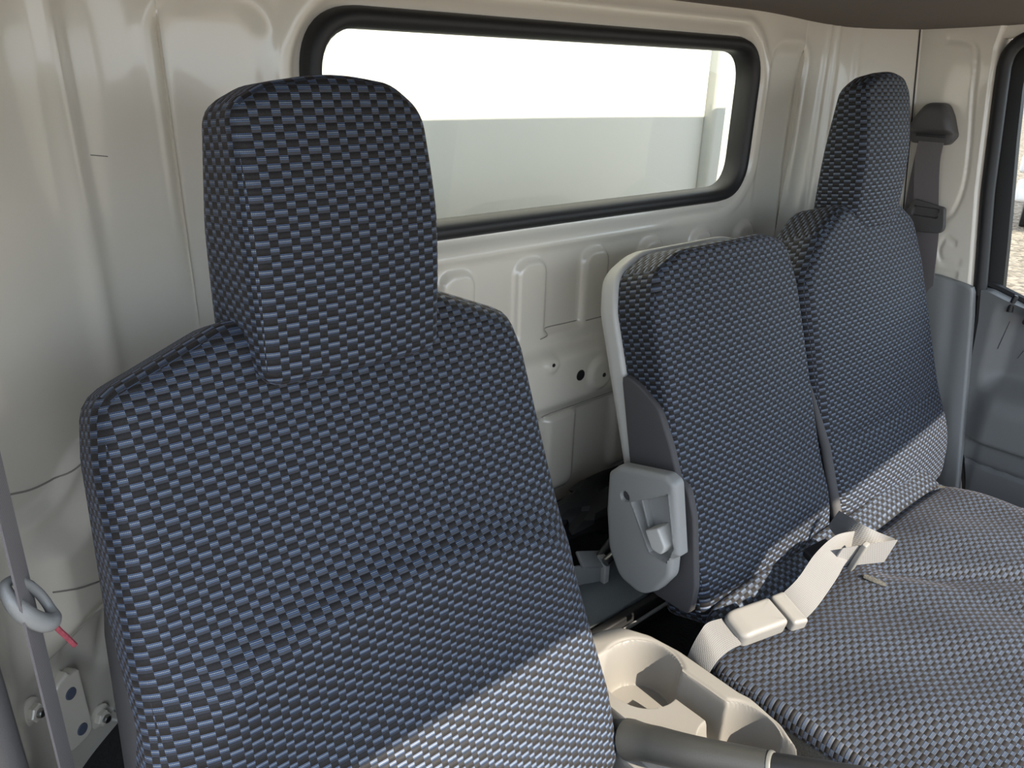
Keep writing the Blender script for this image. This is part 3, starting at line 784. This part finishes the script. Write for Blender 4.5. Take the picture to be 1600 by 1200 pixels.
# ------------------------------------------------------------------ passenger door
dr = Thing('door_1', (1.72, .2, -.95), kind='structure')
def door_x(y, z):
    # distance of the inner skin from x=0; smaller = nearer the seats
    x = 1.700
    x -= .030 * (1 - sstep(-.60, -.44, z)) * 0
    # upper step: shoulder, then recess, then armrest shelf
    e = .500 + (z + .40) * .02
    x += .028 * sstep(-.012, .03, e - y - .02) * (1 - sstep(-.595, -.55, z) * 0) * sstep(-.60, -.545, z) * (1 - sstep(-.43, -.395, z))
    x -= .022 * (1 - sstep(-.63, -.55, z)) * sstep(.49, .44, y) 
    x += .020 * (1 - sstep(-.705, -.69, z)) * sstep(.49, .45, y)
    x -= .030 * (1 - sstep(-.90, -.74, z)) * sstep(.50, .44, y)
    x += .006 * math.exp(-((z + .748 - .06 * (y - .4) * 0) / .004) ** 2) * sstep(.475, .465, y)
    return x
dy = [lerp(.535, -.35, (k / 110) ** 1.25) for k in range(111)]; dz = [lerp(-.95, -.388, k / 130) for k in range(131)]
dg = []
def dtop(y): return -.388 - .30 * max(0, .52 - y) * (1 - .55 * sstep(.44, .30, y)) 
def dedge(z): return interp([(-.95, .44), (-.83, .44), (-.70, .487), (-.55, .505), (-.45, .512), (-.388, .522)], z)
for k in range(131):
    q = k / 130; row = []
    for y0 in dy:
        z = lerp(-.95, dtop(y0), q); y = y0 - (.535 - dedge(z)) * sstep(.2, .535, y0)
        row.append(V(door_x(y, z), y, z))
    dg.append(row)
dmb = MB().grid(dg)
dmb.grid([[r[0] for r in dg], [r[0] + V(.07, 0, 0) for r in dg]])
dmb.grid([dg[-1], [p + V(.03, 0, .002) for p in dg[-1]]])
dmb.build('door_panel', 'door', dr, angle=60)
# dark gap between pillar trim and door
MB().tube([V(1.722, dedge(z) + .008, z) for z in [lerp(-.95, -.388, k / 20) for k in range(21)]], .012, 8).build('door_gap_seal', 'rubber', dr)
# belt-line seal and lock knob
MB().tube([V(1.738, y, dtop(y) + .008) for y in [lerp(.53, -.3, k / 24) for k in range(25)]], .009, 8).build('belt_line_seal', 'rubber', dr)
kb = T_(1580, 478, -1); kb = kb * (1.708 / kb.x)
MB().tube([kb + V(0, 0, -.012), kb + V(0, 0, .004), kb + V(0, -.003, .018), kb + V(0, -.004, .022)], [.006, .0048, .0055, .0035], 12).build('lock_knob', 'black', dr)
h0 = T_(1606, 498, -1); h0 = h0 * (1.700 / h0.x)
MB().box(look(h0 + V(0, -.02, -.004), V(0, 1, .3), V(-1, 0, .3)), (.05, .03, .014), .005).build('pull_cup', 'black', dr)
# fine panel joints in the recessed armrest
for (a, b) in (((1578, 502), (1559, 545)), ((1600, 548), (1590, 560))):
    pa = T_(*a, -1); pb_ = T_(*b, -1); pts = []
    for k in range(9):
        p = pa.normalized().lerp(pb_.normalized(), k / 8); p = p * (1.72 / p.x); p = p * (door_x(p.y, p.z) / p.x); pts.append(p + V(-.0004, 0, 0))
    MB().tube(pts, .0007, 6).build('panel_joint', 'charcoal', dr)
# black window frame with the glass run
def fr_y(z): return interp([(-.40, .514), (-.3, .529), (-.1, .562), (.0, .576), (.04, .574), (.065, .557)], z)
fz = [lerp(-.41, .045, k / 24) for k in range(25)]
path = [V(1.745, fr_y(z), z) for z in fz] + [V(1.745, .545, .066), V(1.745, .50, .080), V(1.745, .40, .085), V(1.745, .0, .09)]
fo = []
for i, p in enumerate(path):
    d = (path[min(i + 1, len(path) - 1)] - path[max(i - 1, 0)]).normalized(); nrm = V(0, d.z, -d.y)   # towards rear/up
    fo.append([p + nrm * .016 + V(-.014, 0, 0), p + nrm * .003 + V(-.012, 0, 0), p - nrm * .012 + V(-.004, 0, 0), p - nrm * .018 + V(.002, 0, 0), p - nrm * .018 + V(.02, 0, 0), p + nrm * .016 + V(.02, 0, 0)])
MB().grid(fo, True).build('window_frame', 'sash', dr, angle=30)
MB().tube([p + V(-.016, .020, 0) if p.z < .05 else p + V(-.016, .012, .012) for p in path[:27]], .0032, 8).build('frame_edge', 'paint', dr, label='thin cream painted edge')
gl = [V(1.752, fr_y(z) - .014, z) for z in fz] + [V(1.752, .50, .07), V(1.752, .0, .07), V(1.752, -.3, .0), V(1.752, -.3, -.62), V(1.752, .2, -.50)]
MB().cap(gl).build('glass_pane', 'glass', dr, smooth=False)
MB().box(Matrix.Translation((1.79, .1, -.68)), (.03, .86, .52), .01).build('outer_skin', 'whitetruck', dr)

# ------------------------------------------------------------------ outside
GZ = -2.05
MB().add([(-60, -60, GZ), (90, -60, GZ), (90, 60, GZ), (-60, 60, GZ)], [(0, 1, 2, 3)]).build('ground', 'gravel', smooth=False, kind='structure')
YB = 1.26
bx = Thing('cargo_box', (.9, 1.3, GZ), 'white cargo box seen through the rear window', 'truck body')
xr = 1.372 * YB
MB().box(Matrix.Translation(((xr - 1.2) / 2 , YB + .03, .0)), (xr + 1.2, .06, 2.6), .004).build('front_panel', 'whitebody', bx)
MB().box(Matrix.Translation((xr + .10, YB + .02, .0)), (.20, .10, 2.6), .012).build('corner_post', 'greypost', bx, label='pale grey corner post')
MB().box(Matrix.Translation(((xr - 1.2) / 2, YB + 2.2, -1.35)), (xr + 1.2, 4.2, .12), .01).build('bed', 'greypost', bx)

# parked white truck beyond the passenger window
g0 = T_(1574, 368, GZ)
fx = Vector((g0.x, g0.y, 0)).normalized(); rt = V(-fx.y * -1, fx.x * -1, 0)
wt = Thing('parked_truck', (g0.x, g0.y, GZ), 'white truck parked on the gravel outside the passenger window', 'truck')
def wb(off_r, off_f, z, size, mat, name, r=.04, parent=wt, label=None):
    m = frame(V(g0.x, g0.y, 0) + rt * off_r + fx * off_f + V(0, 0, GZ + z), rt, fx, V(0, 0, 1)); return MB().box(m, size, r).build(name, mat, parent, label=label)
wb(1.05, 1.4, 2.0, (2.3, 2.0, 1.8), 'whitetruck', 'cab', .12)
wb(1.05, .36, .98, (2.25, .16, .26), 'whitetruck', 'bumper', .05)
wb(1.05, .42, .60, (2.2, .16, .32), 'whitetruck', 'valance', .05)
wb(1.05, .40, 1.22, (2.0, .10, .13), 'lensgrey', 'grille', .02)
for k in (0, 1): wb(.30 + 1.5 * k, .38, 1.42, (.40, .12, .24), 'lensgrey', 'headlamp', .03)
for k in (0, 1): wb(.25 + 1.6 * k, .335, .80, (.28, .08, .12), 'lensgrey', 'fog_lamp', .02)
wb(1.05, .33, 1.36, (1.0, .08, .05), 'steel', 'grille_bar', .01)
wb(1.05, .42, 2.3, (1.9, .06, .7), 'lensgrey', 'windscreen', .02)
for k in (0, 1):
    cx_ = V(g0.x, g0.y, GZ + .40) + rt * (.22 + 1.66 * k) + fx * 1.1
    MB().tube([cx_ - rt * .12, cx_ - rt * .11, cx_ + rt * .11, cx_ + rt * .12], [.34, .40, .40, .34], 28).build('wheel', 'rubber', wt)
wb(1.05, 3.6, 1.0, (.9, 3.0, .25), 'black', 'chassis', .02)

# ------------------------------------------------------------------ light: late sun through the windscreen, open sky
w = bpy.data.worlds.new('sky'); sc.world = w; w.use_nodes = True
nt = w.node_tree; bg = nt.nodes['Background']
sky = nt.nodes.new('ShaderNodeTexSky'); sky.sky_type = 'NISHITA'; sky.sun_disc = False
sky.sun_elevation = math.radians(38); sky.sun_rotation = 0; sky.dust_density = 3.0; sky.air_density = 1.0; sky.ozone_density = 1.0
mx = nt.nodes.new('ShaderNodeMix'); mx.data_type = 'RGBA'; mx.inputs[0].default_value = .55
mx.inputs[7].default_value = (6.2, 6.75, 7.5, 1)
nt.links.new(sky.outputs[0], mx.inputs[6]); nt.links.new(mx.outputs[2], bg.inputs[0]); bg.inputs[1].default_value = .58
SUN = V(.02, -1, .78)
sl = bpy.data.lights.new('sun', 'SUN'); sl.energy = 13.5; sl.angle = math.radians(.55); sl.color = (1, .90, .75)
so = bpy.data.objects.new('sun', sl); COL.objects.link(so); so.rotation_euler = SUN.to_track_quat('Z', 'Y').to_euler(); so.location = SUN * 10

vs = sc.view_settings
sc.display_settings.display_device = 'sRGB'
vs.view_transform = 'Standard'; vs.look = 'None'; vs.gamma = 1.0; vs.use_curve_mapping = False; vs.exposure = 0.0
for o in bpy.data.objects:
    if '_b' in o: del o['_b']
